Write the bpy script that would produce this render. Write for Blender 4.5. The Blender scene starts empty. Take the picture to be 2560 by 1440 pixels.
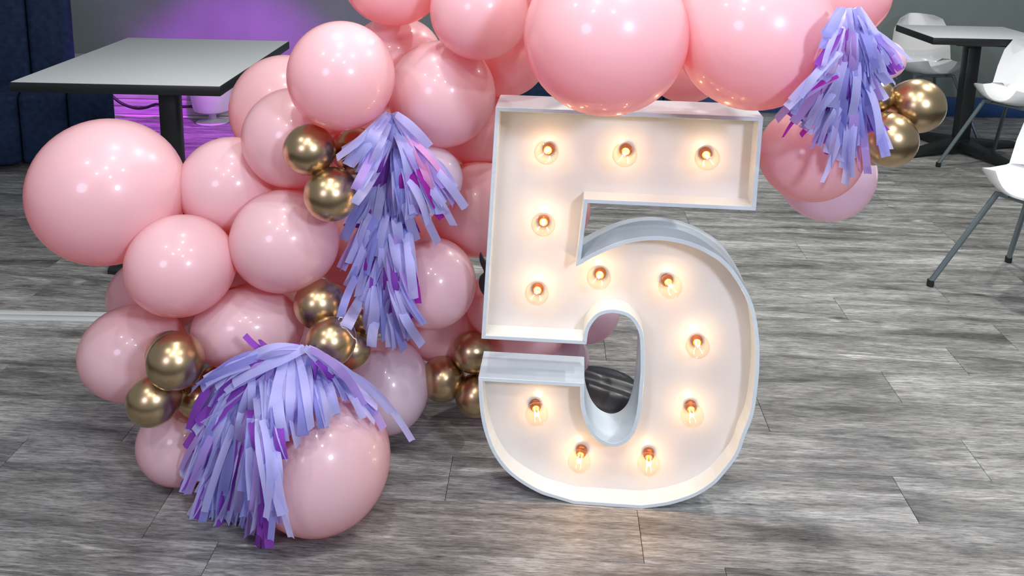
import bpy, bmesh, math, random
from mathutils import Vector, Matrix, noise
random.seed(7)
PI = math.pi
S = bpy.context.scene
COL = S.collection

# ------------------------------------------------------------------ camera
F, PX, PY, CH = 2250.0, 1280.0, 200.0, 1.56       # focal length and principal point in pixels of the 2560x1440 frame, eye height
def _basis(vf, vd):
    fw = Vector((vf[0]-PX, -(vf[1]-PY), -F)).normalized()
    dn = Vector((vd[0]-PX, -(vd[1]-PY), -F)).normalized()
    up = -dn; up = (up - fw*up.dot(fw)).normalized()
    rt = fw.cross(up)
    return Matrix((rt, fw, up))
CM = _basis((1290, -270), (1060, 10500))           # camera coordinates -> world
EYE = Vector((0, 0, CH))
cd = bpy.data.cameras.new('camera'); cam = bpy.data.objects.new('camera', cd); COL.objects.link(cam)
cam.matrix_world = Matrix.Translation(EYE) @ CM.to_4x4()
cd.sensor_width = 36; cd.sensor_fit = 'HORIZONTAL'; cd.lens = F/2560*36
cd.shift_x = 0.0; cd.shift_y = (PY-720)/2560
cd.clip_start = .05
S.camera = cam
# ------------------------------------------------------------------ world, exposure
S.view_settings.view_transform = 'Standard'; S.view_settings.look = 'None'
S.view_settings.exposure = 0.0; S.view_settings.gamma = 1.0; S.view_settings.use_curve_mapping = False
wd = bpy.data.worlds.new('room_light'); S.world = wd; wd.use_nodes = True
wd.node_tree.nodes['Background'].inputs[0].default_value = (.86, .92, 1.0, 1)
wd.node_tree.nodes['Background'].inputs[1].default_value = 0.30
# ------------------------------------------------------------------ lights of the room
def lamp(kind, loc, energy, color, size=.1, aim=None, name='ceiling_lamp', **k):
    l = bpy.data.lights.new(name, kind); l.energy = energy; l.color = color
    if kind == 'AREA':
        l.shape = k.get('shape', 'DISK'); l.size = size
        if 'size_y' in k: l.size_y = k['size_y']
        if 'spread' in k: l.spread = k['spread']
    elif kind == 'SPOT':
        l.shadow_soft_size = size; l.spot_size = k.get('angle', 1.0); l.spot_blend = .5
    else: l.shadow_soft_size = size
    o = bpy.data.objects.new(name, l); COL.objects.link(o); o.location = loc
    if aim is not None:
        o.rotation_euler = (Vector(aim)-Vector(loc)).to_track_quat('-Z', 'Y').to_euler()
    return o
for (x, y, e) in [(-1.5, 1.0, 9), (-.35, .75, 11), (.75, 1.0, 14), (-.75, .1, 11), (.35, -.1, 13), (-.6, 2.3, 10), (.5, 2.9, 22), (1.9, 2.4, 30), (-.35, 1.6, 9), (1.5, 3.9, 40), (3.2, 4.0, 26)]:
    lamp('AREA', (x, y, 2.95), e, (1.0, .96, .92), .10, (x, y, 0))
lamp('AREA', (1.5, -.9, 2.35), 66, (.76, .82, 1.0), .42, (.1, 2.2, .5), 'unseen_front_light')  # cool disk behind the camera at the right, unseen, for the large bluish highlight
lamp('AREA', (-1.7, -1.0, 2.2), 24, (.82, .74, 1.0), .9, (-.4, 2.2, .5), 'unseen_front_light')  # unseen lavender fill, added behind the camera to tint the balloon centres
lamp('SPOT', (-1.9, 5.0, 2.2), 420, (.62, .02, 1.0), .05, (-2.0, 5.95, .05), 'stage_light', angle=.95)
# ------------------------------------------------------------------ placing
def ray(x, y): return CM @ Vector(((x-PX)/F, -(y-PY)/F, -1))
def W(x, y, Y):
    r = ray(x, y); return EYE + r*(Y/r.y)
def FL(x, y, z=0):
    r = ray(x, y); return EYE + r*((z-CH)/r.z)
def pxscale(p): return -(CM.inverted() @ (p-EYE)).z / F
# ------------------------------------------------------------------ object helpers
def link(name, me, mat=None, parent=None, loc=None):
    o = bpy.data.objects.new(name, me); COL.objects.link(o)
    if mat is not None and me is not None and len(me.materials) == 0: me.materials.append(mat)
    if parent: o.parent = parent
    if loc is not None: o.location = loc
    return o
def tag(o, label=None, cat=None, group=None, kind=None):
    if label: o['label'] = label
    if cat: o['category'] = cat
    if group: o['group'] = group
    if kind: o['kind'] = kind
    return o
def empty(name, loc=(0, 0, 0), rz=0, **k):
    o = bpy.data.objects.new(name, None); COL.objects.link(o); o.location = loc; o.rotation_euler = (0, 0, rz)
    o.empty_display_size = .05
    return tag(o, **k)
def to_mesh(bm, name, smooth=True, ang=38, bevel=0):
    bmesh.ops.recalc_face_normals(bm, faces=bm.faces)
    if bevel: bmesh.ops.bevel(bm, geom=[e for e in bm.edges if e.is_manifold and e.calc_face_angle() > .5], offset=bevel, segments=2, affect='EDGES', profile=.5)
    if smooth:
        for f in bm.faces: f.smooth = True
        for e in bm.edges:
            if len(e.link_faces) == 2 and e.calc_face_angle(0) > math.radians(ang): e.smooth = False
    me = bpy.data.meshes.new(name); bm.to_mesh(me); bm.free(); return me
def box_bm(x0, x1, y0, y1, z0, z1, bm=None):
    bm = bm or bmesh.new()
    v = [bm.verts.new(p) for p in [(x0, y0, z0), (x1, y0, z0), (x1, y1, z0), (x0, y1, z0), (x0, y0, z1), (x1, y0, z1), (x1, y1, z1), (x0, y1, z1)]]
    for q in [(0, 3, 2, 1), (4, 5, 6, 7), (0, 1, 5, 4), (1, 2, 6, 5), (2, 3, 7, 6), (3, 0, 4, 7)]: bm.faces.new([v[i] for i in q])
    return bm
def box(name, x0, x1, y0, y1, z0, z1, mat, parent=None, bevel=.003):
    return link(name, to_mesh(box_bm(x0, x1, y0, y1, z0, z1), name, True, 38, bevel), mat, parent)
def lathe_bm(prof, n=32, bm=None, M=None):
    """profile of (radius, height) about Z"""
    bm = bm or bmesh.new(); M = M or Matrix.Identity(4); rings = []
    for r, z in prof:
        if r < 1e-6: rings.append([bm.verts.new(M @ Vector((0, 0, z)))])
        else: rings.append([bm.verts.new(M @ Vector((r*math.cos(2*PI*i/n), r*math.sin(2*PI*i/n), z))) for i in range(n)])
    for a, b in zip(rings, rings[1:]):
        for i in range(n):
            j = (i+1) % n
            if len(a) == 1 and len(b) == 1: continue
            if len(a) == 1: bm.faces.new((a[0], b[i], b[j]))
            elif len(b) == 1: bm.faces.new((a[i], a[j], b[0]))
            else: bm.faces.new((a[i], a[j], b[j], b[i]))
    return bm
def tube_bm(pts, r, n=12, bm=None, caps=True):
    bm = bm or bmesh.new(); pts = [Vector(p) for p in pts]; rings = []; up = Vector((.13, .21, 1)).normalized()
    for i, p in enumerate(pts):
        t = (pts[min(i+1, len(pts)-1)]-pts[max(i-1, 0)]).normalized()
        a = t.cross(up); a = a.normalized() if a.length > 1e-4 else Vector((1, 0, 0)); b = t.cross(a)
        rr = r[i] if isinstance(r, (list, tuple)) else r
        rings.append([bm.verts.new(p + (a*math.cos(2*PI*k/n)+b*math.sin(2*PI*k/n))*rr) for k in range(n)])
    for A, B in zip(rings, rings[1:]):
        for k in range(n): bm.faces.new((A[k], A[(k+1) % n], B[(k+1) % n], B[k]))
    if caps: bm.faces.new(rings[0][::-1]); bm.faces.new(rings[-1])
    return bm
def tube(name, pts, r, mat, parent=None, n=12): return link(name, to_mesh(tube_bm(pts, r, n), name), mat, parent)
def spline(pts, n=8, closed=False):
    P = [Vector(p) for p in pts]; out = []; m = len(P)
    for i in range(m if closed else m-1):
        p0 = P[(i-1) % m] if closed or i > 0 else P[0]*2-P[1]; p1 = P[i]; p2 = P[(i+1) % m]
        p3 = P[(i+2) % m] if closed or i+2 < m else p2*2-p1
        for k in range(n):
            t = k/n
            out.append(.5*((2*p1)+(p2-p0)*t+(2*p0-5*p1+4*p2-p3)*t*t+(3*p1-p0-3*p2+p3)*t**3))
    if not closed: out.append(P[-1])
    return out
# ------------------------------------------------------------------ materials
def mat(name, base, rough=.5, metal=0, spec=.5, coat=0, coat_r=.1, emit=None, es=0, trans=0):
    m = bpy.data.materials.new(name); m.use_nodes = True; b = m.node_tree.nodes['Principled BSDF']
    b.inputs['Base Color'].default_value = (*base, 1); b.inputs['Roughness'].default_value = rough
    b.inputs['Metallic'].default_value = metal; b.inputs['Specular IOR Level'].default_value = spec
    b.inputs['Coat Weight'].default_value = coat; b.inputs['Coat Roughness'].default_value = coat_r
    b.inputs['Transmission Weight'].default_value = trans
    if emit: b.inputs['Emission Color'].default_value = (*emit, 1); b.inputs['Emission Strength'].default_value = es
    return m
def nd(m, t, **k):
    n = m.node_tree.nodes.new(t)
    for a, v in k.items():
        if a.startswith('i_'): n.inputs[int(a[2:])].default_value = v
        else: setattr(n, a, v)
    return n
def lk(m, a, b): m.node_tree.links.new(a, b)
def bsdf(m): return m.node_tree.nodes['Principled BSDF']
def noise_color(m, a, b, scale=8, stretch=(1, 1, 1), bump=0, detail=4, lo=.3, hi=.7, rand=False):
    tc = nd(m, 'ShaderNodeTexCoord'); mp = nd(m, 'ShaderNodeMapping'); mp.inputs['Scale'].default_value = stretch
    lk(m, tc.outputs['Object'], mp.inputs[0])
    nz = nd(m, 'ShaderNodeTexNoise'); nz.inputs['Scale'].default_value = scale; nz.inputs['Detail'].default_value = detail
    lk(m, mp.outputs[0], nz.inputs['Vector'])
    r = nd(m, 'ShaderNodeValToRGB'); r.color_ramp.elements[0].position = lo; r.color_ramp.elements[1].position = hi
    r.color_ramp.elements[0].color = (*a, 1); r.color_ramp.elements[1].color = (*b, 1)
    lk(m, nz.outputs[0], r.inputs[0]); lk(m, r.outputs[0], bsdf(m).inputs['Base Color'])
    if bump:
        bp = nd(m, 'ShaderNodeBump'); bp.inputs['Strength'].default_value = bump; bp.inputs['Distance'].default_value = .002
        lk(m, nz.outputs[0], bp.inputs['Height']); lk(m, bp.outputs[0], bsdf(m).inputs['Normal'])
    return m

def wood_floor():
    m = mat('weathered_oak_vinyl', (.2, .2, .2), .42, spec=.45)
    tc = nd(m, 'ShaderNodeTexCoord'); oi = nd(m, 'ShaderNodeObjectInfo')
    ml = nd(m, 'ShaderNodeVectorMath', operation='MULTIPLY'); ml.inputs[1].default_value = (37, 91, 53)
    cb = nd(m, 'ShaderNodeCombineXYZ')
    for i in range(3): lk(m, oi.outputs['Random'], cb.inputs[i])
    lk(m, cb.outputs[0], ml.inputs[0])
    ad = nd(m, 'ShaderNodeVectorMath', operation='ADD'); lk(m, tc.outputs['Object'], ad.inputs[0]); lk(m, ml.outputs[0], ad.inputs[1])
    def nz(stretch, scale, detail, dist, rough=.6):
        mp = nd(m, 'ShaderNodeMapping'); mp.inputs['Scale'].default_value = stretch; lk(m, ad.outputs[0], mp.inputs[0])
        n = nd(m, 'ShaderNodeTexNoise'); n.inputs['Scale'].default_value = scale; n.inputs['Detail'].default_value = detail
        n.inputs['Distortion'].default_value = dist; n.inputs['Roughness'].default_value = rough
        lk(m, mp.outputs[0], n.inputs['Vector']); return n
    def ramp(src, stops):
        r = nd(m, 'ShaderNodeValToRGB'); e = r.color_ramp.elements
        while len(e) > 1: e.remove(e[0])
        e[0].position = stops[0][0]; e[0].color = (*[stops[0][1]]*3, 1)
        for p, v in stops[1:]:
            q = e.new(p); q.color = (*[v]*3, 1)
        lk(m, src, r.inputs[0]); return r
    def mix(bt, f, a, b):
        x = nd(m, 'ShaderNodeMix', data_type='RGBA', blend_type=bt); x.inputs[0].default_value = f
        lk(m, a, x.inputs[6]); lk(m, b, x.inputs[7]); return x
    broad = ramp(nz((.9, 6.5, 1), 1.7, 4, .9).outputs[0], [(.30, .085), (.46, .20), (.6, .30), (.7, .37)])
    fine = ramp(nz((6.0, 55, 1), 2.2, 6, .5, .75).outputs[0], [(.3, .15), (.48, .5), (.7, .9)])
    hair = ramp(nz((16, 170, 1), 2.0, 4, .3, .7).outputs[0], [(.34, .1), (.45, .5), (.62, .78)])
    c = mix('OVERLAY', .85, broad.outputs[0], fine.outputs[0]); c = mix('OVERLAY', .6, c.outputs[2], hair.outputs[0])
    # cathedral figure: contour bands of a stretched noise, shown only along the heart of some planks
    base = nz((1.0, 7.5, 1), .9, 1, .35)
    sc = nd(m, 'ShaderNodeMath', operation='MULTIPLY'); sc.inputs[1].default_value = 17; lk(m, base.outputs[0], sc.inputs[0])
    fr = nd(m, 'ShaderNodeMath', operation='PINGPONG'); fr.inputs[1].default_value = .5; lk(m, sc.outputs[0], fr.inputs[0])
    band = ramp(fr.outputs[0], [(.0, .75), (.12, .62), (.2, .40), (.5, .34)])
    mk = ramp(nz((.8, 4.0, 1), 1.3, 2, .2).outputs[0], [(.57, 0), (.64, .75)])
    x = nd(m, 'ShaderNodeMix', data_type='RGBA', blend_type='OVERLAY'); lk(m, mk.outputs[0], x.inputs[0])
    lk(m, c.outputs[2], x.inputs[6]); lk(m, band.outputs[0], x.inputs[7])
    vo = nd(m, 'ShaderNodeTexVoronoi'); vo.inputs['Scale'].default_value = 1.0; vm = nd(m, 'ShaderNodeMapping'); vm.inputs['Scale'].default_value = (1.7, 4.6, 1)
    dn = nz((9, 14, 1), 3, 3, 1.0); dx = nd(m, 'ShaderNodeMix', data_type='VECTOR'); dx.inputs[0].default_value = .035
    lk(m, ad.outputs[0], dx.inputs[4]); lk(m, dn.outputs['Color'], dx.inputs[5]); lk(m, dx.outputs[1], vm.inputs[0]); lk(m, vm.outputs[0], vo.inputs['Vector'])
    kn = ramp(vo.outputs['Distance'], [(.0, .95), (.018, .7), (.03, .06), (.06, .28), (.1, .5)])
    z = nd(m, 'ShaderNodeMix', data_type='RGBA', blend_type='OVERLAY'); z.inputs[0].default_value = .9; lk(m, x.outputs[2], z.inputs[6]); lk(m, kn.outputs[0], z.inputs[7]); x = z
    # per-plank tone and a faint green-grey tint
    tone = nd(m, 'ShaderNodeMapRange'); tone.inputs[3].default_value = .68; tone.inputs[4].default_value = 1.0; lk(m, oi.outputs['Random'], tone.inputs[0])
    y = nd(m, 'ShaderNodeVectorMath', operation='SCALE'); lk(m, x.outputs[2], y.inputs[0]); lk(m, tone.outputs[0], y.inputs[3])
    tint = nd(m, 'ShaderNodeVectorMath', operation='MULTIPLY'); tint.inputs[1].default_value = (1.0, 1.01, .97); lk(m, y.outputs[0], tint.inputs[0])
    lk(m, tint.outputs[0], bsdf(m).inputs['Base Color'])
    bp = nd(m, 'ShaderNodeBump'); bp.inputs['Strength'].default_value = .25; bp.inputs['Distance'].default_value = .0015
    lk(m, hair.outputs[0], bp.inputs['Height']); lk(m, bp.outputs[0], bsdf(m).inputs['Normal'])
    return m
M_FLOOR = wood_floor()
M_SUB = mat('dark_joint', (.03, .03, .03), .9)

def latex(name, col, thru, tr=.38):
    m = mat(name, col, .30, spec=.5, coat=.55, coat_r=.07)
    b = bsdf(m); out = m.node_tree.nodes['Material Output']
    t = nd(m, 'ShaderNodeBsdfTranslucent'); t.inputs[0].default_value = (*thru, 1)
    x = nd(m, 'ShaderNodeMixShader'); x.inputs[0].default_value = tr
    lk(m, b.outputs[0], x.inputs[1]); lk(m, t.outputs[0], x.inputs[2]); lk(m, x.outputs[0], out.inputs[0])
    return m
M_PINK = latex('pink_latex', (.915, .69, .745), (1.0, .20, .12))
M_LAV = latex('pale_lilac_latex', (.86, .76, .88), (.95, .50, .62), .36)
M_GOLD = mat('gold_chrome_latex', (.52, .385, .22), .30, metal=1, coat=.25, coat_r=.12)
M_GKNOT = mat('dark_gold_knot', (.25, .16, .06), .3, metal=1)

def paper(name, c):
    m = mat(name, c, .75, spec=.15)
    b = bsdf(m); out = m.node_tree.nodes['Material Output']
    t = nd(m, 'ShaderNodeBsdfTranslucent'); t.inputs[0].default_value = (*c, 1)
    x = nd(m, 'ShaderNodeMixShader'); x.inputs[0].default_value = .42
    nz = nd(m, 'ShaderNodeTexNoise'); nz.inputs['Scale'].default_value = 60; bp = nd(m, 'ShaderNodeBump'); bp.inputs['Strength'].default_value = .25; bp.inputs['Distance'].default_value = .002
    lk(m, nz.outputs[0], bp.inputs['Height']); lk(m, bp.outputs[0], b.inputs['Normal'])
    lk(m, b.outputs[0], x.inputs[1]); lk(m, t.outputs[0], x.inputs[2]); lk(m, x.outputs[0], out.inputs[0])
    return m
PAPER = {'lav': paper('lavender_tissue', (.60, .60, .95)), 'peri': paper('periwinkle_tissue', (.38, .39, .82)), 'lilac': paper('lilac_tissue', (.52, .38, .80)),
         'purple': paper('purple_tissue', (.33, .09, .58)), 'magenta': paper('magenta_tissue', (.40, .03, .42)), 'pink': paper('pink_tissue', (.85, .45, .75))}
M_WHITE_COOL = noise_color(mat('white_board_cool_tint', (.8, .8, .8), .38, spec=.5, coat=.15), (.60, .68, .705), (.66, .74, .765), 9, (1, 1, 6), .12)  # white paint, with the cool front light's blue tint put into its colour
M_PANEL = noise_color(mat('white_painted_panel', (.8, .8, .8), .28, spec=.5, coat=.35, coat_r=.12), (.60, .605, .60), (.64, .645, .64), 5, (1, 1, 1), .03)
M_BLACK = mat('black_metal', (.012, .013, .015), .35)
M_TOP = noise_color(mat('grey_laminate', (.4, .42, .42), .45), (.56, .60, .60), (.63, .67, .67), 60, (1, 4, 1))
M_EDGE = mat('black_table_edge', (.010, .012, .013), .4)
M_NAVY = noise_color(mat('navy_velvet', (.01, .02, .06), .8, spec=.2), (.006, .014, .04), (.012, .03, .075), 30)
M_SHELL = mat('white_plastic_shell', (.80, .82, .82), .3, coat=.3)
M_TUBE = mat('grey_metal_tube', (.20, .25, .27), .32, metal=.6)
M_LBAR = mat('pale_metal_bar', (.62, .66, .66), .35, metal=.2)
M_BAG = noise_color(mat('black_glossy_bag', (.012, .014, .02), .42, coat=.2, coat_r=.25), (.008, .01, .014), (.02, .024, .035), 6, bump=.4)
M_CABLE = mat('black_cable', (.01, .01, .012), .5)
M_STRAP = mat('black_strap', (.012, .010, .016), .5)
M_STRING = mat('white_string', (.75, .72, .7), .7)
M_FOOT = mat('black_rubber', (.01, .01, .01), .4)
M_SOCKET = mat('copper_socket', (.45, .14, .04), .35, metal=.6)
M_FIL = mat('glowing_filament', (1, .8, .5), .5, emit=(1.0, .74, .42), es=90)
def glass():
    m = bpy.data.materials.new('clear_bulb_glass'); m.use_nodes = True; nt = m.node_tree; nt.nodes.remove(bsdf(m))
    tr = nd(m, 'ShaderNodeBsdfTransparent'); tr.inputs[0].default_value = (1.0, .95, .89, 1)
    gl = nd(m, 'ShaderNodeBsdfGlossy'); gl.inputs[0].default_value = (1, .93, .86, 1); gl.inputs['Roughness'].default_value = .05
    lw = nd(m, 'ShaderNodeLayerWeight'); lw.inputs[0].default_value = .5
    pw = nd(m, 'ShaderNodeMath', operation='POWER'); pw.inputs[1].default_value = 4; lk(m, lw.outputs['Facing'], pw.inputs[0])
    ma = nd(m, 'ShaderNodeMath', operation='MULTIPLY_ADD'); ma.inputs[1].default_value = .8; ma.inputs[2].default_value = .03; lk(m, pw.outputs[0], ma.inputs[0])
    x = nd(m, 'ShaderNodeMixShader'); lk(m, ma.outputs[0], x.inputs[0]); lk(m, tr.outputs[0], x.inputs[1]); lk(m, gl.outputs[0], x.inputs[2])
    lk(m, x.outputs[0], nt.nodes['Material Output'].inputs[0]); return m
M_GLASS = glass()

# ------------------------------------------------------------------ floor
YAW = math.radians(-2.3)
UF = Vector((math.cos(YAW), math.sin(YAW), 0)); VF = Vector((-math.sin(YAW), math.cos(YAW), 0))
OF = Vector((1.26, 2.59, 0)); PW, PL, GAP = .19, 1.22, .0012
floor = tag(link('floor', to_mesh(box_bm(-6, 6, -1.5, 6.55, -.02, -.004), 'floor', False), M_SUB), 'weathered grey oak-look plank floor', 'floor', kind='structure')
def plank_mesh(length, name='plank'):
    bm = box_bm(GAP/2, length-GAP/2, GAP/2, PW-GAP/2, -.004, 0)
    bmesh.ops.bevel(bm, geom=[e for e in bm.edges if min(v.co.z for v in e.verts) > -.001], offset=.0006, segments=1, affect='EDGES')
    me = bpy.data.meshes.new(name); bm.to_mesh(me); bm.free(); me.materials.append(M_FLOOR); return me
PM = plank_mesh(PL)
seam = {0: 0.0, -1: -.46, -3: -1.39, 3: .012, 6: .014, 1: -.926, -2: -2.34, 4: -.75, 2: .55, -4: .33, -5: -.7, 5: -.35, 7: -.45}
rf = random.Random(3); npl = 0
for r in range(-8, 21):
    s0 = seam.get(r, rf.uniform(0, PL))
    far = r*PW+2.59
    hw = .62*(max(far, 1.6)) + .55
    k = math.floor((-hw-1.26-s0)/PL)
    while s0+k*PL < hw-1.26:
        o = link('plank', PM, None, floor); npl += 1
        o.location = OF + UF*(s0+k*PL) + VF*(r*PW); o.rotation_euler = (0, 0, YAW)
        o.location.z = 0
        k += 1

# ------------------------------------------------------------------ back wall
wall = empty('wall_back', (0, 6.5, 0)); tag(wall, 'back wall, grey green above a blue base at the right, magenta lit boards at the left', 'wall', kind='structure')
M_WALL = noise_color(mat('grey_green_paint', (.2, .25, .23), .6), (.17, .21, .20), (.20, .245, .235), 3)
M_BLUE = mat('deep_blue_base', (.01, .05, .16), .4)
M_WOODW = noise_color(mat('pale_wall_board', (.6, .6, .6), .5), (.42, .4, .42), (.66, .62, .66), 4, (1, 1, 14), .1)
M_TRIMW = mat('white_trim', (.75, .72, .78), .4)
box('wall_surface', -5.5, 5.5, 0, .1, 0, 3.0, M_WALL, wall)
box('base_band', .4, 5.5, -.02, 0, 0, .145, M_BLUE, wall)
lo = empty('wall_left', (0, 0, 0)); tag(lo, 'low pale board plinth under magenta light behind the table', 'wall', kind='structure')
zz = 0.012
for k in range(5):
    h = [.055, .05, .055, .06, .07][k]
    box('board', -5.0, -.75, 5.98, 6.05, zz+.002, zz+h, M_WOODW, lo, .003); zz += h+.002
box('trim_strip', -5.0, -.75, 5.95, 5.985, 0, .012, M_TRIMW, lo, .002)
box('plinth_top', -5.0, -.75, 5.97, 6.5, zz+.002, zz+.02, M_WOODW, lo, .002)

# ------------------------------------------------------------------ the marquee number
A5 = math.radians(-4.0); C5 = FL(1520, 1266)
U5 = Vector((math.cos(A5), math.sin(A5), 0)); N5 = Vector((-math.sin(A5), math.cos(A5), 0))
M5 = Matrix.Translation(C5) @ Matrix.Rotation(A5, 4, 'Z')       # local x = along, y = depth away, z = up
five = empty('marquee_number', C5, A5, label='large white wooden number five with glowing clear globe bulbs inside its tray', cat='marquee number')
def P5(x, y, n=0.0):
    r = ray(x, y); o = C5 + N5*n; t = (o-EYE).dot(N5)/r.dot(N5); p = EYE + r*t - o
    return Vector((p.dot(U5), p.z))
DEP, REC, TH = .135, .058, .0105
seg = {}
raw = [
 ('top', [(-.312, 1.057), (.317, 1.057)], 0),
 ('arm_end', [(.317, 1.057), (.317, .826)], 0),
 ('arm_bottom', [(.317, .826), (-.084, .826)], 0),
 ('stem_inner', [(-.084, .826), (-.095, .680)], 0),
 ('bowl', [(1452,650),(1500,624),(1550,604),(1600,593),(1650,591),(1700,598),(1750,614),(1780,630),(1805,646),(1830,670),(1855,706),(1875,742),(1887,777),(1895,820),(1899,868),(1898,930),(1893,980),(1888,1017),(1880,1050),(1863,1092),(1845,1140),(1805,1192),(1780,1216),(1737,1242),(1675,1262),(1606,1273)], 1),
 ('base', [(.089, .0), (-.089, .0)], 0),
 ('bowl_left', [(1434,1258),(1390,1247),(1350,1234),(1300,1206),(1260,1173),(1230,1130),(1212,1084),(1202,1040),(1197,990),(1196,945)], 1),
 ('slot_top', [(-.344, .347), (-.074, .347)], 0),
 ('counter', [(1462,959),(1461,1000),(1464,1026),(1470,1048),(1482,1075),(1502,1097),(1530,1108),(1555,1102),(1575,1082),(1587,1050),(1594,1012),(1597,980),(1601,930),(1601,880),(1599,842),(1590,817),(1575,797),(1555,787),(1527,783),(1500,790),(1482,808),(1471,830),(1466,860)], 1),
 ('stem_bottom', [(-.073, .454), (-.338, .454)], 0),
 ('stem_left', [(-.338, .454), (-.312, 1.057)], 0)]
cont = []; marks = []
for nm, pts, ispx in raw:
    q = [P5(*p) for p in pts] if ispx else [Vector(p) for p in pts]
    if nm == 'bowl': q[0] = Vector((-.095, .680)); q[-1] = Vector((.089, 0))
    if nm == 'bowl_left': q[0] = Vector((-.089, 0)); q[-1] = Vector((-.344, .347))
    if nm == 'counter': q[0] = Vector((-.074, .347)); q[-1] = Vector((-.073, .454))
    if ispx: q = spline(q, 4)
    marks.append((nm, len(cont), len(cont)+len(q)-1))
    cont += q[:-1]
NC = len(cont)
inner = []
for i in range(NC):
    p = cont[i]; a = (p-cont[i-1]).normalized(); b = (cont[(i+1) % NC]-p).normalized()
    na = Vector((a.y, -a.x)); nb = Vector((b.y, -b.x)); m_ = (na+nb).normalized()       # contour runs clockwise: right side is inward
    inner.append(p + m_*TH/max(.35, m_.dot(na)))
for nm, i0, i1 in marks:
    bm = bmesh.new(); R = []
    for i in range(i0, i1+1):
        o_, n_ = cont[i % NC], inner[i % NC]
        R.append([bm.verts.new((o_.x, 0, o_.y)), bm.verts.new((n_.x, 0, n_.y)), bm.verts.new((n_.x, DEP, n_.y)), bm.verts.new((o_.x, DEP, o_.y))])
    for A, B in zip(R, R[1:]):
        for k in range(4): bm.faces.new((A[k], A[(k+1) % 4], B[(k+1) % 4], B[k]))
    bm.faces.new(R[0][::-1]); bm.faces.new(R[-1])
    bmesh.ops.recalc_face_normals(bm, faces=bm.faces)
    es = [e for e in bm.edges if e.is_manifold and e.calc_face_angle() > .9]
    bmesh.ops.bevel(bm, geom=es, offset=.0008, segments=1, affect='EDGES')
    o = link('edge_board', to_mesh(bm, 'edge_board', True, 30), M_WHITE_COOL, five)
bm = bmesh.new()
va = [bm.verts.new((p.x, REC, p.y)) for p in [(c*.4+n*.6) for c, n in zip(cont, inner)]]
f = bm.faces.new(va); r = bmesh.ops.extrude_face_region(bm, geom=[f])
bmesh.ops.translate(bm, verts=[v for v in r['geom'] if isinstance(v, bmesh.types.BMVert)], vec=(0, .006, 0))
bmesh.ops.triangulate(bm, faces=[f for f in bm.faces if len(f.verts) > 4])
link('back_panel', to_mesh(bm, 'back_panel', False), M_PANEL, five)
# bulbs
gp = [(0, -.031)]
for k in range(1, 15):
    a = PI*k/16; gp.append((.0300*math.sin(a), -.0300*math.cos(a)))
gp += [(.0125, .0285), (.0115, .034)]
me_globe = to_mesh(lathe_bm(gp, 32, M=Matrix.Rotation(-PI/2, 4, 'X')), 'light_bulb')
me_sock = to_mesh(lathe_bm([(0, .0), (.010, .0), (.012, .003), (.012, .006), (.0135, .008), (.0135, .0105), (.012, .012), (.0125, .014), (.0145, .016), (.0145, .024), (0, .024)], 20, M=Matrix.Rotation(-PI/2, 4, 'X')), 'socket')
fb = tube_bm([(-.0045, .022, .0), (-.005, .008, .002), (-.003, -.002, .004), (0, -.004, .001), (.003, -.002, .004), (.005, .008, .002), (.0045, .022, 0)], [.0006, .0006, .0022, .0026, .0022, .0006, .0006], 8)
me_fil = to_mesh(fb, 'filament')
for (x, y) in [(1366,381),(1562,387),(1768,395),(1358,561),(1342,733),(1497,694),(1676,716),(1744,866),(1342,1036),(1730,1038),(1448,1154),(1622,1161)]:
    q = P5(x, y, .012)
    b = link('light_bulb', me_globe, M_GLASS, five, (q.x, .012, q.y))
    rx = random.uniform(-.16, .16); rz = random.uniform(-.16, .16); b.rotation_euler = (rx, 0, rz)
    s = link('socket', me_sock, M_SOCKET, b, (0, .0225, 0)); link('filament', me_fil, M_FIL, b, (0, 0, 0))
    l = bpy.data.lights.new('bulb_glow', 'POINT'); l.energy = .24; l.color = (1.0, .52, .22); l.shadow_soft_size = .006
    lo_ = bpy.data.objects.new('bulb_glow', l); COL.objects.link(lo_); lo_.location = M5 @ Vector((q.x, .010, q.y))

# ------------------------------------------------------------------ balloons
def balloon_mesh(name):
    prof = [(0, -1)]
    n = 30
    for k in range(1, n):
        a = PI*k/n; r_, z_ = math.sin(a), -math.cos(a)
        if z_ > 0: r_ *= 1-.10*z_**3; z_ *= 1+.10*z_
        prof.append((r_, z_))
    prof.append((.045, 1.105))
    return to_mesh(lathe_bm(prof, 56), name, True, 60)
ME_B = {}
for k_, m_ in (('p', M_PINK), ('l', M_LAV), ('g', M_GOLD)):
    me = balloon_mesh('balloon'); me.materials.append(m_); ME_B[k_] = me
kp = [(.045, 1.09), (.05, 1.12), (.085, 1.14), (.08, 1.17), (.04, 1.18), (.05, 1.21), (.10, 1.27), (.105, 1.28), (.09, 1.275), (0, 1.20)]
ME_K = {}
for k_, m_ in (('p', M_PINK), ('l', M_LAV), ('g', M_GKNOT)):
    me = to_mesh(lathe_bm(kp, 16), 'knot'); me.materials.append(m_); ME_K[k_] = me
GP, GG = 'pink and lilac balloons of the garland', 'small gold balloons of the garland'
SPH = []
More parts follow.
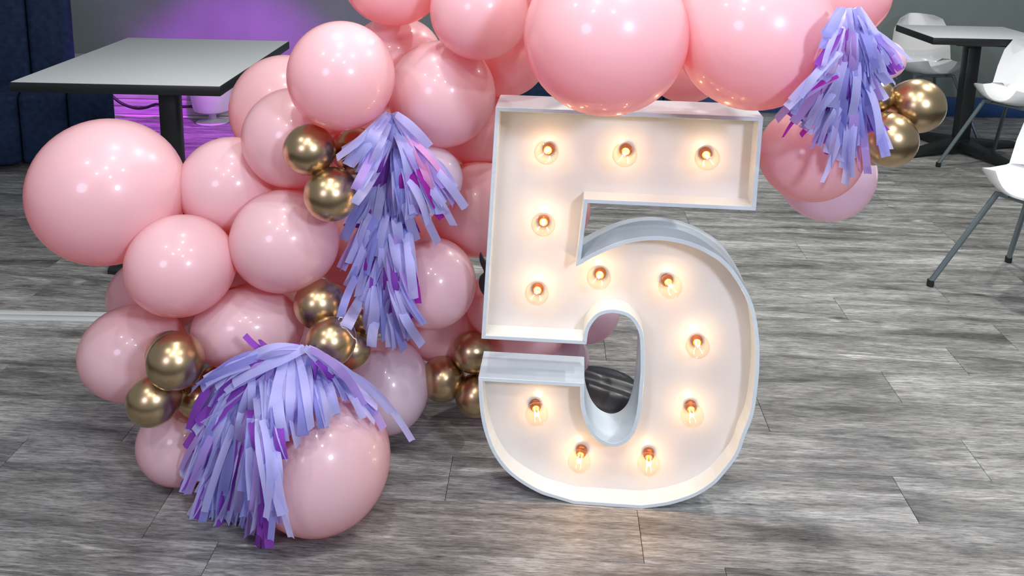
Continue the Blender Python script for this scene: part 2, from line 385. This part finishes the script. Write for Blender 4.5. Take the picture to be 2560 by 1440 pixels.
def balloon(kind, x, y, rx, ry, Y, label, tail=None):
    p = W(x, y, Y); s = pxscale(p)
    o = link('balloon', ME_B[kind]); o.location = p
    if tail is None:
        z = (p-EYE).normalized(); up = CM @ Vector((0, 1, 0)); X = up.cross(-z).normalized(); Yv = (-z).cross(X)
        # local X right, local Y up, local Z away from the eye
        R = Matrix((X, -Yv, z)).transposed() if False else Matrix((X, z.cross(X), z)).transposed()
        sc = (rx*s, ry*s, (rx+ry)/2*s)
    else:
        t = Vector(tail).normalized(); R = t.to_track_quat('Z', 'Y').to_matrix(); sc = (rx*s,)*3
    M_ = R.to_4x4(); o.rotation_euler = M_.to_euler(); o.scale = sc
    tag(o, label, 'balloon', GG if kind == 'g' else GP)
    link('knot', ME_K[kind], None, o)
    SPH.append((p, (rx+ry)/2*s))
    return o
B = [
('g',438,903,71,71,1.98,'gold balloon on top of the cluster left of the lower fringe, above the dark knot',(.2,.5,-1)),
('g',826,855,62,60,2.02,'gold balloon right above the lower tissue fringe, in front of a smaller gold one',(.8,.6,.5)),
('g',828,486,68,68,2.05,'gold balloon, lowest of the three at the left of the upper fringe',(.2,.9,.5)),
('g',773,374,65,65,2.08,'gold balloon, uppermost left of the three beside the upper fringe',(.6,.8,-.5)),
('g',797,760,62,62,2.11,'gold balloon left of the foot of the long fringe, above another gold one',(.8,.7,-.6)),
('g',382,1001,65,59,2.0,'gold balloon, lowest left of the cluster, in front of the floor',(1,.25,.25)),
('g',2224,350,69,67,2.05,'gold balloon, lower of the two big gold ones right of the right fringe',(-.3,.8,.7)),
('g',2293,265,68,68,2.12,'gold balloon, rightmost of all the balloons',(-.9,.6,.2)),
('p',798,1146,177,180,1.985,'large pink balloon on the floor, half under the lower tissue fringe',None),
('p',452,664,134,127,2.10,'pink balloon below right of the very large one at the left end',None),
('p',712,602,135,129,2.16,'pink balloon left of the long fringe, below the gold trio',None),
('p',1105,235,135,135,2.30,'pink balloon at the top left corner of the number five',None),
('p',853,190,134,138,2.10,'pink balloon above the gold trio, next to the one at the corner of the five',None),
('p',1515,88,206,203,1.90,'very large pink balloon in front of the top edge of the five',None),
('p',1886,78,200,199,1.93,'very large pink balloon over the right end of the top edge of the five',None),
('p',270,479,188,183,2.22,'very large pink balloon at the left end of the garland under the table',None),
('p',620,822,137,104,2.16,'wide pink balloon above the left part of the lower fringe',None),
('l',968,965,105,117,2.34,'pale lilac white balloon beside the large one on the floor',None),
('p',335,882,131,119,2.20,'pink balloon at the lower left behind the gold pair above the floor',None),
('p',2027,385,128,120,2.19,'pink balloon right of the five under the right fringe',None),
('g',882,876,46,52,2.17,'small gold balloon mostly hidden right of the one above the lower fringe',(-.5,.8,.5)),
('g',890,378,60,70,2.17,'gold balloon half hidden under the top of the long fringe',(-.5,.8,-.5)),
('g',912,800,50,50,2.26,'gold balloon hidden behind the foot of the long fringe',(-.6,.8,-.2)),
('g',424,886,58,58,2.11,'gold balloon peeping out behind the top gold one of the lower left cluster',(.3,.6,-.5)),
('g',487,1003,42,46,2.1,'gold balloon right of the dark knot, half under the lower fringe',(-.5,.5,.5)),
('g',533,950,34,34,2.13,'small gold balloon peeping out above the left edge of the lower fringe',(-.5,.5,-.5)),
('g',2188,240,46,48,2.12,'gold balloon half behind the right fringe, left of the rightmost one',(.5,.6,-.6)),
('p',735,345,128,127,2.25,'pink balloon behind the uppermost left gold one',None),
('p',577,465,128,123,2.30,'pink balloon between the very large left one and the gold trio',None),
('l',1065,447,92,86,2.24,'pale pink white balloon right of the top of the long fringe',None),
('p',1083,708,107,113,2.25,'pink balloon right of the lower half of the long fringe',None),
('p',458,1105,112,104,2.13,'pink balloon near the floor under the lower left gold cluster',None),
('p',712,275,135,138,2.50,'pink balloon next to the table corner behind two others',None),
('l',2065,432,121,121,2.42,'pale lilac balloon lowest at the right, behind the one under the right fringe',None),
('g',2183,380,34,34,2.25,'gold balloon almost hidden behind the lower right gold one',(0,1,0)),
('g',1107,947,56,56,2.36,'gold balloon between the pale lilac one and the five',(.6,.6,0)),
('g',1182,880,52,52,2.36,'gold balloon at the left end of the slot of the five, top of its trio',(0,.6,-.6)),
('g',1190,990,52,50,2.33,'gold balloon low behind the left edge of the five, above the floor shadow',(0,.6,.6)),
('p',1108,800,108,106,2.50,'pink balloon in shade above the gold trio next to the five',None),
('p',392,738,118,100,2.43,'pink balloon half hidden between the floor bar and the garland',None),
('p',1200,26,125,125,2.20,'pink balloon above the corner of the five, only its underside low',None),
('p',1262,138,108,106,2.46,'coral shaded balloon just behind the top left corner of the five',None),
('p',1195,522,118,120,2.43,'coral shaded balloon behind the left stem of the five, halfway up',None),
('p',1192,300,112,115,2.53,'coral shaded balloon behind the upper left edge of the five',None),
('p',1715,148,108,110,2.42,'deep coral balloon wedged behind the two very large top ones',None),
('p',1250,762,86,84,2.42,'pink balloon behind the lower corner of the stem of the five',None),
('p',1300,832,112,80,2.52,'deep rose balloon seen through the slot of the five',None),
('l',1464,778,84,80,2.54,'lilac balloon seen through the top of the hole of the five',None),
('l',1395,895,78,70,2.60,'lilac balloon seen at the right end of the slot of the five',None),
('p',1392,525,84,84,2.50,'pink balloon just visible beside the inner stem of the five',None),
('p',880,610,105,105,2.50,'coral shaded balloon behind the middle of the long fringe',None),
('p',560,620,110,100,2.59,'coral shaded balloon in the gap above the lower pink pair',None),
('p',650,700,105,95,2.72,'deep coral balloon at the back of the gap left of the gold pair',None),
('p',545,775,95,80,2.62,'deep coral balloon at the back above the wide pink one',None),
('p',760,470,105,95,2.60,'coral shaded balloon behind the gold trio',None),
('p',990,140,115,100,2.48,'orange coral balloon in the gap between the two upper pink ones',None),
('p',960,720,115,110,2.62,'coral shaded balloon behind the foot of the long fringe',None),
('p',800,850,110,100,2.52,'coral shaded balloon behind the gold pair above the lower fringe',None),
('p',1000,320,100,100,2.54,'coral shaded balloon behind the top of the long fringe',None),
('p',1030,590,95,100,2.66,'deep coral balloon at the back right of the long fringe',None),
('p',1350,-60,130,130,2.3,'pink balloon at the very top above the five, between the larger ones',None),
('p',1700,-120,120,120,2.25,'pink balloon at the very top above the two largest top ones',None),
('p',985,-60,130,125,2.35,'pink balloon at the very top of the garland left of the five',None),
('p',2105,-20,120,120,2.2,'pink balloon that the right fringe hangs under',None),
('l',2215,150,48,50,2.35,'small pale balloon behind the right fringe above the gold ones',(.2,.7,-.4)),
]
for b in B: balloon(*b[:6], b[6], b[7])
# shiny dark knot of the gold cluster and little bows of string
tag(tube('string_bow', [W(x, y, 2.0) for x, y in [(846,799),(850,793),(856,794),(857,802),(850,808),(855,818),(866,822),(884,845),(890,848),(892,856)]], .0012, M_STRING, n=6), 'thin white string tied around the gold balloons above the lower fringe', 'string')

# ------------------------------------------------------------------ tissue fringes
def surf(x, y, dflt):
    r = ray(x, y); best = dflt
    for p, R in SPH:
        oc = EYE-p; a = r.dot(r); b_ = r.dot(oc); c = oc.dot(oc)-(R*1.01)**2; d = b_*b_-a*c
        if d > 0:
            t = (-b_-math.sqrt(d))/a; best = min(best, (EYE+r*t).y)
    return best
def strip_mesh(pts, w, tw0, tw1, fold):
    bm = bmesh.new(); rows = []; n = len(pts)
    view = [(EYE-p).normalized() for p in pts]
    for i, p in enumerate(pts):
        t = (pts[min(i+1, n-1)]-pts[max(i-1, 0)]).normalized()
        s_ = t.cross(view[i]).normalized(); nn = s_.cross(t).normalized()
        a = tw0+(tw1-tw0)*i/(n-1); d = s_*math.cos(a)+nn*math.sin(a); nr = nn*math.cos(a)-s_*math.sin(a)
        ww = w*(.72+.28*min(1, i/2.5))
        rows.append([bm.verts.new(p-d*ww/2), bm.verts.new(p+nr*fold*w), bm.verts.new(p+d*ww/2)])
    for A, B_ in zip(rows, rows[1:]):
        bm.faces.new((A[0], A[1], B_[1], B_[0])); bm.faces.new((A[1], A[2], B_[2], B_[1]))
    me = bpy.data.meshes.new('paper_strip')
    for f in bm.faces: f.smooth = True
    bm.to_mesh(me); bm.free(); return me
def fringe(root, clusters, Yc, rnd):
    n = 0
    for (ra, rb, ta, tb, cnt, arch, layer, cols, wpx) in clusters:
        for k in range(cnt):
            u = (k+rnd.random())/cnt
            r0 = Vector(ra).lerp(Vector(rb), min(1, max(0, u+rnd.uniform(-.08, .08)))); t0 = Vector(ta).lerp(Vector(tb), u)
            L = (t0-r0).length; f = rnd.uniform(.66, 1.06); t0 = r0+(t0-r0)*f + Vector((rnd.gauss(0, 16), rnd.uniform(-10, 8)))
            L = (t0-r0).length; side = Vector((t0.y-r0.y, -(t0.x-r0.x))).normalized()
            ctrl = (r0+t0)/2 + side*rnd.uniform(-.13, .13)*L + Vector((0, -arch*L)) + Vector(((t0.x-r0.x)*arch*.5, 0))
            N = 9; pts = []
            offs = layer + rnd.uniform(0, .022); lift = rnd.uniform(0, .03)*min(1, L/120); wob = rnd.uniform(-1, 1); ph = rnd.uniform(0, 6)
            for i in range(N):
                s = i/(N-1); q = r0*(1-s)**2+ctrl*2*s*(1-s)+t0*s*s
                q = q + side*math.sin(ph+s*5)*wob*L*.015
                pts.append((q, s))
            ys = [surf(q.x, q.y, Yc) for q, s in pts]
            # running front envelope so that a strip never dips behind what it lies on
            ys = [min(ys[max(0, i-2):i+3]) for i in range(N)]
            ys = [sum(ys[max(0, i-1):i+2])/len(ys[max(0, i-1):i+2]) for i in range(N)]
            P = [W(q.x, q.y, ys[i]-offs-.004-lift*math.sin(PI*min(1, s*1.05))) for i, (q, s) in enumerate(pts)]
            w = wpx*rnd.uniform(.85, 1.4)*pxscale(P[0])
            a0 = rnd.uniform(-.55, .55); a1 = a0+rnd.uniform(-.7, .7)
            if rnd.random() < .12: a1 += rnd.choice((-1, 1))*1.6
            me = strip_mesh(P, w, a0, a1, rnd.uniform(-.16, .16))
            c = rnd.choices([c_[0] for c_ in cols], [c_[1] for c_ in cols])[0]
            o = bpy.data.objects.new('paper_strip', me); COL.objects.link(o); me.materials.append(PAPER[c]); o.parent = root; n += 1
    return n
LAV = [('lav', 7), ('peri', 3), ('lilac', 1.3), ('purple', .9), ('magenta', .12)]
INN = [('peri', 3), ('purple', 3), ('lilac', 2), ('lav', 1.5), ('magenta', .5)]
PUR = [('purple', 4), ('magenta', 1.2), ('lilac', 1.5), ('peri', 1)]
PAL = [('lav', 5), ('lilac', 2), ('pink', 1), ('magenta', .5)]
rnd = random.Random(11)
g1 = empty('tissue_fringe', (0, 0, 0), label='long lavender and purple tissue paper fringe hanging down between the gold trio and the five', cat='paper fringe', group='tissue paper fringes on the garland')
# layers from the back (lower) to the front (upper)
T1 = [
 ((930,620),(1000,620),(868,790),(1062,800),22,.02,.002,PUR,19),
 ((925,700),(1000,700),(880,838),(1055,850),20,.02,.012,LAV,21),
 ((945,760),(1000,760),(925,868),(1045,880),8,.0,.014,[('lav',1),('peri',.3)],21),
 ((925,560),(1010,560),(858,745),(1064,770),26,.03,.022,LAV,20),
 ((930,450),(1010,450),(850,600),(1050,640),24,.03,.014,INN,19),
 ((930,520),(1010,520),(842,670),(1040,690),22,.03,.030,LAV,20),
 ((940,430),(1000,430),(880,560),(1030,600),24,.02,.036,LAV,20),
 ((1000,420),(1040,420),(1030,600),(1150,595),7,.02,.020,PAL,19),
 ((985,395),(1050,400),(1000,540),(1120,540),20,.04,.034,PAL,20),
 ((1020,385),(1080,395),(1075,520),(1155,500),10,.06,.030,PAL,18),
 ((965,350),(1000,350),(900,470),(1010,520),16,.05,.040,INN,19),
 ((950,350),(990,350),(885,495),(960,520),10,.05,.046,LAV,20),
 ((975,300),(1000,330),(1040,470),(1118,470),14,.10,.046,PAL,19),
 ((962,288),(980,290),(838,385),(900,440),9,.04,.050,[('lav',8),('purple',1)],22),
 ((972,284),(985,284),(900,440),(980,400),7,.03,.056,[('lav',8),('peri',1)],22),
 ((978,283),(992,286),(1000,400),(1100,375),6,.05,.056,[('lav',8),('lilac',1)],23),
]
n1 = fringe(g1, T1, 2.22, rnd)
tube('cord', [W(x, y, 2.19) for x, y in [(976,300),(978,330),(975,400),(968,480),(962,560),(960,640),(958,740)]], .004, PAPER['lilac'], g1, 8)
g2 = empty('tissue_fringe', (0, 0, 0), label='lavender and purple tissue paper fringe draped over the large balloon on the floor', cat='paper fringe', group='tissue paper fringes on the garland')
T2 = [
 ((560,1090),(680,1090),(455,1370),(680,1390),20,.02,.004,PUR,20),
 ((570,1080),(690,1080),(450,1320),(715,1370),28,.03,.014,LAV,20),
 ((530,1040),(620,1050),(440,1220),(560,1260),18,.03,.020,LAV,20),
 ((560,1000),(690,1010),(455,1190),(690,1210),26,.04,.020,INN,20),
 ((570,1000),(700,1010),(520,1190),(720,1140),24,.04,.034,LAV,21),
 ((590,1040),(660,1050),(520,1290),(690,1300),16,.03,.040,LAV,21),
 ((520,960),(600,940),(440,1080),(480,1200),5,.05,.014,PUR,20),
 ((580,1080),(640,1080),(500,1310),(620,1330),16,.03,.030,LAV,21),
 ((700,905),(730,905),(700,1070),(740,1060),3,.05,.050,[('purple',3)],26),
 ((770,900),(800,905),(900,1000),(1010,1100),7,.14,.010,LAV,19),
 ((700,900),(790,900),(700,1130),(860,1040),20,.08,.022,LAV,21),
 ((720,880),(790,890),(680,1060),(830,1000),12,.08,.030,INN,20),
 ((610,930),(700,930),(470,1110),(600,1130),22,.08,.034,LAV,21),
 ((600,920),(700,930),(590,1110),(720,1110),18,.07,.044,LAV,21),
 ((640,890),(740,900),(478,1040),(600,1100),16,.10,.040,INN,20),
 ((680,880),(760,890),(640,1060),(780,1080),16,.08,.050,LAV,21),
 ((660,885),(750,880),(490,960),(520,1060),14,.10,.050,LAV,22),
 ((750,868),(765,872),(600,905),(560,960),7,.12,.060,[('lav',6),('purple',1)],22),
 ((760,868),(790,880),(820,980),(990,1040),7,.14,.040,[('lav',6),('lilac',2)],20),
 ((660,885),(680,885),(618,830),(640,880),3,.0,.020,[('purple',3)],17),
]
n2 = fringe(g2, T2, 2.02, rnd)
tube('cord', [W(x, y, 2.12) for x, y in [(764,880),(720,880),(670,900),(630,950),(610,1010),(600,1080)]], .004, PAPER['lilac'], g2, 8)
g3 = empty('tissue_fringe', (0, 0, 0), label='lavender tissue paper fringe hanging at the right beside two gold balloons', cat='paper fringe', group='tissue paper fringes on the garland')
T3 = [
 ((2090,190),(2150,190),(1925,280),(2060,430),18,.05,.004,PUR,17),
 ((2080,230),(2150,230),(1975,340),(2160,425),26,.03,.012,PAL,18),
 ((2080,200),(2160,200),(1970,310),(2215,385),26,.04,.024,LAV,18),
 ((2100,260),(2140,260),(2050,440),(2130,450),9,.02,.016,[('lav',1)],20),
 ((2120,100),(2180,90),(2190,250),(2262,170),16,.06,.012,INN,16),
 ((2110,90),(2190,80),(2140,260),(2255,160),18,.06,.024,LAV,16),
 ((2095,130),(2150,130),(1940,290),(2190,320),30,.04,.036,LAV,18),
 ((2090,70),(2160,70),(2040,190),(2210,230),26,.03,.044,LAV,18),
 ((2100,20),(2150,20),(2060,120),(2220,130),18,.04,.040,LAV,18),
 ((2160,290),(2165,300),(2180,345),(2210,330),2,.0,.02,[('purple',1)],26),
]
n3 = fringe(g3, T3, 2.02, rnd)
tube('cord', [W(x, y, 2.10) for x, y in [(2115,40),(2120,80),(2122,150),(2118,230)]], .004, PAPER['lilac'], g3, 8)
print('strips', n1, n2, n3, 'planks', npl)

# ------------------------------------------------------------------ tables
def table(x0, x1, y0, y1, h, px_, py_, label, pr=.05, rz=0):
    t = empty('pedestal_table', (px_, py_, 0), label=label, cat='table')
    X0, X1, Y0, Y1 = x0-px_, x1-px_, y0-py_, y1-py_
    e = box('edge_band', X0, X1, Y0, Y1, h-.043, h-.0015, M_EDGE, t, .004)
    box('tabletop', X0+.004, X1-.004, Y0+.004, Y1-.004, h-.003, h, M_TOP, t, .0008)
    box('pole', -pr, pr, -pr, pr, .06, h-.043, M_EDGE, t, .012)
    box('mounting_plate', -.18, .18, -.18, .18, h-.055, h-.043, M_BLACK, t, .003)
    for k in range(4):
        bm = bmesh.new(); a = k*PI/2+rz; d = Vector((math.cos(a), math.sin(a), 0)); s_ = Vector((-d.y, d.x, 0)); R = []
        for u, hw, z0, z1 in ((0, .05, .03, .10), (.15, .042, .025, .075), (.36, .034, .012, .045), (.46, .034, .0, .035), (.49, .03, .0, .02)):
            R.append([bm.verts.new(d*u+s_*sx*hw+Vector((0, 0, z))) for sx, z in ((-1, z0), (1, z0), (1, z1), (-1, z1))])
        for A, B_ in zip(R, R[1:]):
            for i in range(4): bm.faces.new((A[i], A[(i+1) % 4], B_[(i+1) % 4], B_[i]))
        bm.faces.new(R[0][::-1]); bm.faces.new(R[-1])
        link('foot', to_mesh(bm, 'foot', True, 38, .004), M_EDGE, t)
    return t
table(-2.06, -1.195, 3.60, 4.75, .755, -1.52, 3.90, 'black edged grey table with a thick black pole behind the left balloons', .041, math.radians(-9.7))
table(2.50, 3.20, 5.30, 5.84, .765, 2.85, 5.52, 'black pedestal table at the far right beside the white shell chair', .042, .35)

# ------------------------------------------------------------------ chairs
def shell_bm():
    bm = bmesh.new(); rows = []
    prof = [(-.205, .462, .10), (-.19, .455, .155), (-.15, .442, .19), (-.06, .425, .21), (.06, .42, .215), (.14, .44, .21), (.18, .50, .21), (.20, .60, .205), (.22, .70, .19), (.23, .77, .15), (.235, .795, .09)]
    for th in (0, .008):
        g = []
        for (y, z, hw) in prof:
            row = []
            for k in range(13):
                u = -1+k/6; lift = .075*abs(u)**3
                if z < .5: p = (u*hw, y, z+lift-th)
                else: p = (u*hw, y-.11*abs(u)**2.5+th, z)
                row.append(bm.verts.new(p))
            g.append(row)
        rows.append(g)
    for g in rows:
        for A, B_ in zip(g, g[1:]):
            for k in range(12): bm.faces.new((A[k], A[k+1], B_[k+1], B_[k]))
    a, b = rows
    def rim(P, Q):
        for k in range(len(P)-1): bm.faces.new((P[k], P[k+1], Q[k+1], Q[k]))
    rim(a[0], b[0]); rim(a[-1], b[-1]); rim([r[0] for r in a], [r[0] for r in b]); rim([r[-1] for r in a], [r[-1] for r in b])
    return bm
def chair(loc, rz, label):
    t = empty('shell_chair', loc, rz, label=label, cat='chair', group='white shell chairs with grey tube legs')
    link('seat_shell', to_mesh(shell_bm(), 'seat_shell', True, 60), M_SHELL, t)
    for sx in (-1, 1):
        for sy in (-1, 1):
            top = Vector((sx*.13, sy*.12, .425)); bot = Vector((sx*.27, sy*.27, .02))
            l = tube('leg', [top+Vector((-sx*.05, 0, .002)), top, bot], .0115, M_TUBE, t)
            link('foot_cap', to_mesh(lathe_bm([(0, 0), (.014, 0), (.015, .012), (.014, .028), (0, .028)], 14), 'foot_cap'), M_FOOT, l, (bot.x, bot.y, 0))
    tube('crossbar', [(-.13, -.12, .42), (.13, -.12, .42)], .008, M_TUBE, t)
    tube('crossbar', [(-.13, .12, .42), (.13, .12, .42)], .008, M_TUBE, t)
    return t
pf = FL(2325, 715)
chair((pf.x+.369, pf.y-.099, 0), math.radians(-60), 'white shell chair at the right whose grey leg stands on the open floor')
pf = FL(2345, 417)
chair((pf.x+.369, pf.y-.099, 0), math.radians(-60), 'white shell chair at the far right in front of the black pedestal table')
chair((2.80, 6.0, 0), math.radians(4), 'white shell chair in the upper right corner behind the pedestal table')
# tulip chair behind the table
pt = FL(532, 306)
tl = empty('tulip_chair', (pt.x, pt.y, 0), label='small white tapered chair on a round pedestal foot in the magenta light', cat='chair')
link('seat_shell', to_mesh(lathe_bm([(0, .075), (.09, .078), (.115, .09), (.125, .12), (.15, .30), (.17, .42), (.162, .42), (.12, .13), (.10, .10), (0, .095)], 32), 'seat_shell'), M_SHELL, tl)
link('pedestal', to_mesh(lathe_bm([(0, 0), (.105, 0), (.108, .006), (.06, .018), (.026, .03), (.022, .078), (0, .078)], 32), 'pedestal'), M_LBAR, tl)

# ------------------------------------------------------------------ navy booth
bt = empty('channel_booth', (-3.297, 4.473, 0), math.radians(24.5), label='dark navy channel tufted booth bench at the far left', cat='bench')
for k in range(9):
    x1 = 1.15-k*.24
    bm = box_bm(x1-.236, x1, 0, .5, .03, .42)
    link('channel', to_mesh(bm, 'channel', True, 60, .028), M_NAVY, bt)
for k in range(9):
    x1 = .95-k*.24
    link('back_channel', to_mesh(box_bm(x1-.236, x1, .52, .68, .06, .92), 'back_channel', True, 60, .03), M_NAVY, bt)
bt2 = empty('channel_booth', (.35, 5.55, 0), label='dark navy bench just visible behind the corner of the five', cat='bench')
for k in range(7):
    x1 = .85-k*.24
    link('channel', to_mesh(box_bm(x1-.236, x1, 0, .12, .03, .62), 'channel', True, 60, .03), M_NAVY, bt2)

# ------------------------------------------------------------------ small things
pa = [W(x, y, 5.9) for x, y in [(262,225),(280,240),(300,256),(322,266),(345,271),(368,268),(385,262),(400,261),(480,266),(560,240),(585,231),(640,228)]]
tag(tube('cable', spline(pa, 4), .010, M_CABLE, n=8), 'dark cable hanging in a loop in front of the magenta lit boards', 'cable')
y0, y1 = FL(200, 806).y, FL(200, 783).y
bar = empty('floor_bar', (-1.75, (y0+y1)/2, 0), label='flat pale double metal bar lying on the floor at the left', cat='metal bar')
hw = (y1-y0)/2
box('rail', -.6, .62, -hw, -.004, 0, .007, M_LBAR, bar, .0015); box('rail', -.6, .62, .004, hw, 0, .007, M_LBAR, bar, .0015)
# black bag on the floor behind the hole of the five
bm = bmesh.new(); bmesh.ops.create_uvsphere(bm, u_segments=40, v_segments=24, radius=1)
for v in bm.verts:
    c = v.co; n_ = noise.noise(c*1.6+Vector((3, 1, 2)))*.12
    v.co = Vector((c.x*.155*(1+n_), c.y*.115*(1+n_), max(-.042, c.z*.056*(1+n_)+.03*max(0, -c.x)-.015*max(0, c.x)+.008*math.sin(c.y*9+c.x*3)*(c.z > .2))+.042))
bg = link('weight_bag', to_mesh(bm, 'weight_bag', True, 70), M_BAG, None, FL(1508, 1052)+Vector((0, .075, 0)))
tag(bg, 'glossy black weight bag on the floor seen through the hole of the five', 'bag')
# black strap clamp peeping out left of the stem
def slab(name, px, Y, th, m, parent=None):
    bm = bmesh.new(); a = [bm.verts.new(W(x, y, Y)) for x, y in px]; f = bm.faces.new(a)
    r = bmesh.ops.extrude_face_region(bm, geom=[f]); bmesh.ops.translate(bm, verts=[v for v in r['geom'] if isinstance(v, bmesh.types.BMVert)], vec=(0, th, 0))
    return link(name, to_mesh(bm, name, True, 38, .0015), m, parent)
sp = spline([(1202,634,0),(1198,645,0),(1202,662,0),(1210,682,0),(1200,694,0),(1197,708,0),(1202,728,0),(1216,742,0),(1240,740,0),(1240,660,0),(1214,655,0)], 3, True)
tag(slab('strap', [(p.x, p.y) for p in sp], 2.25, .012, M_STRAP), 'black curved strap peeping out behind the left stem of the five', 'strap')
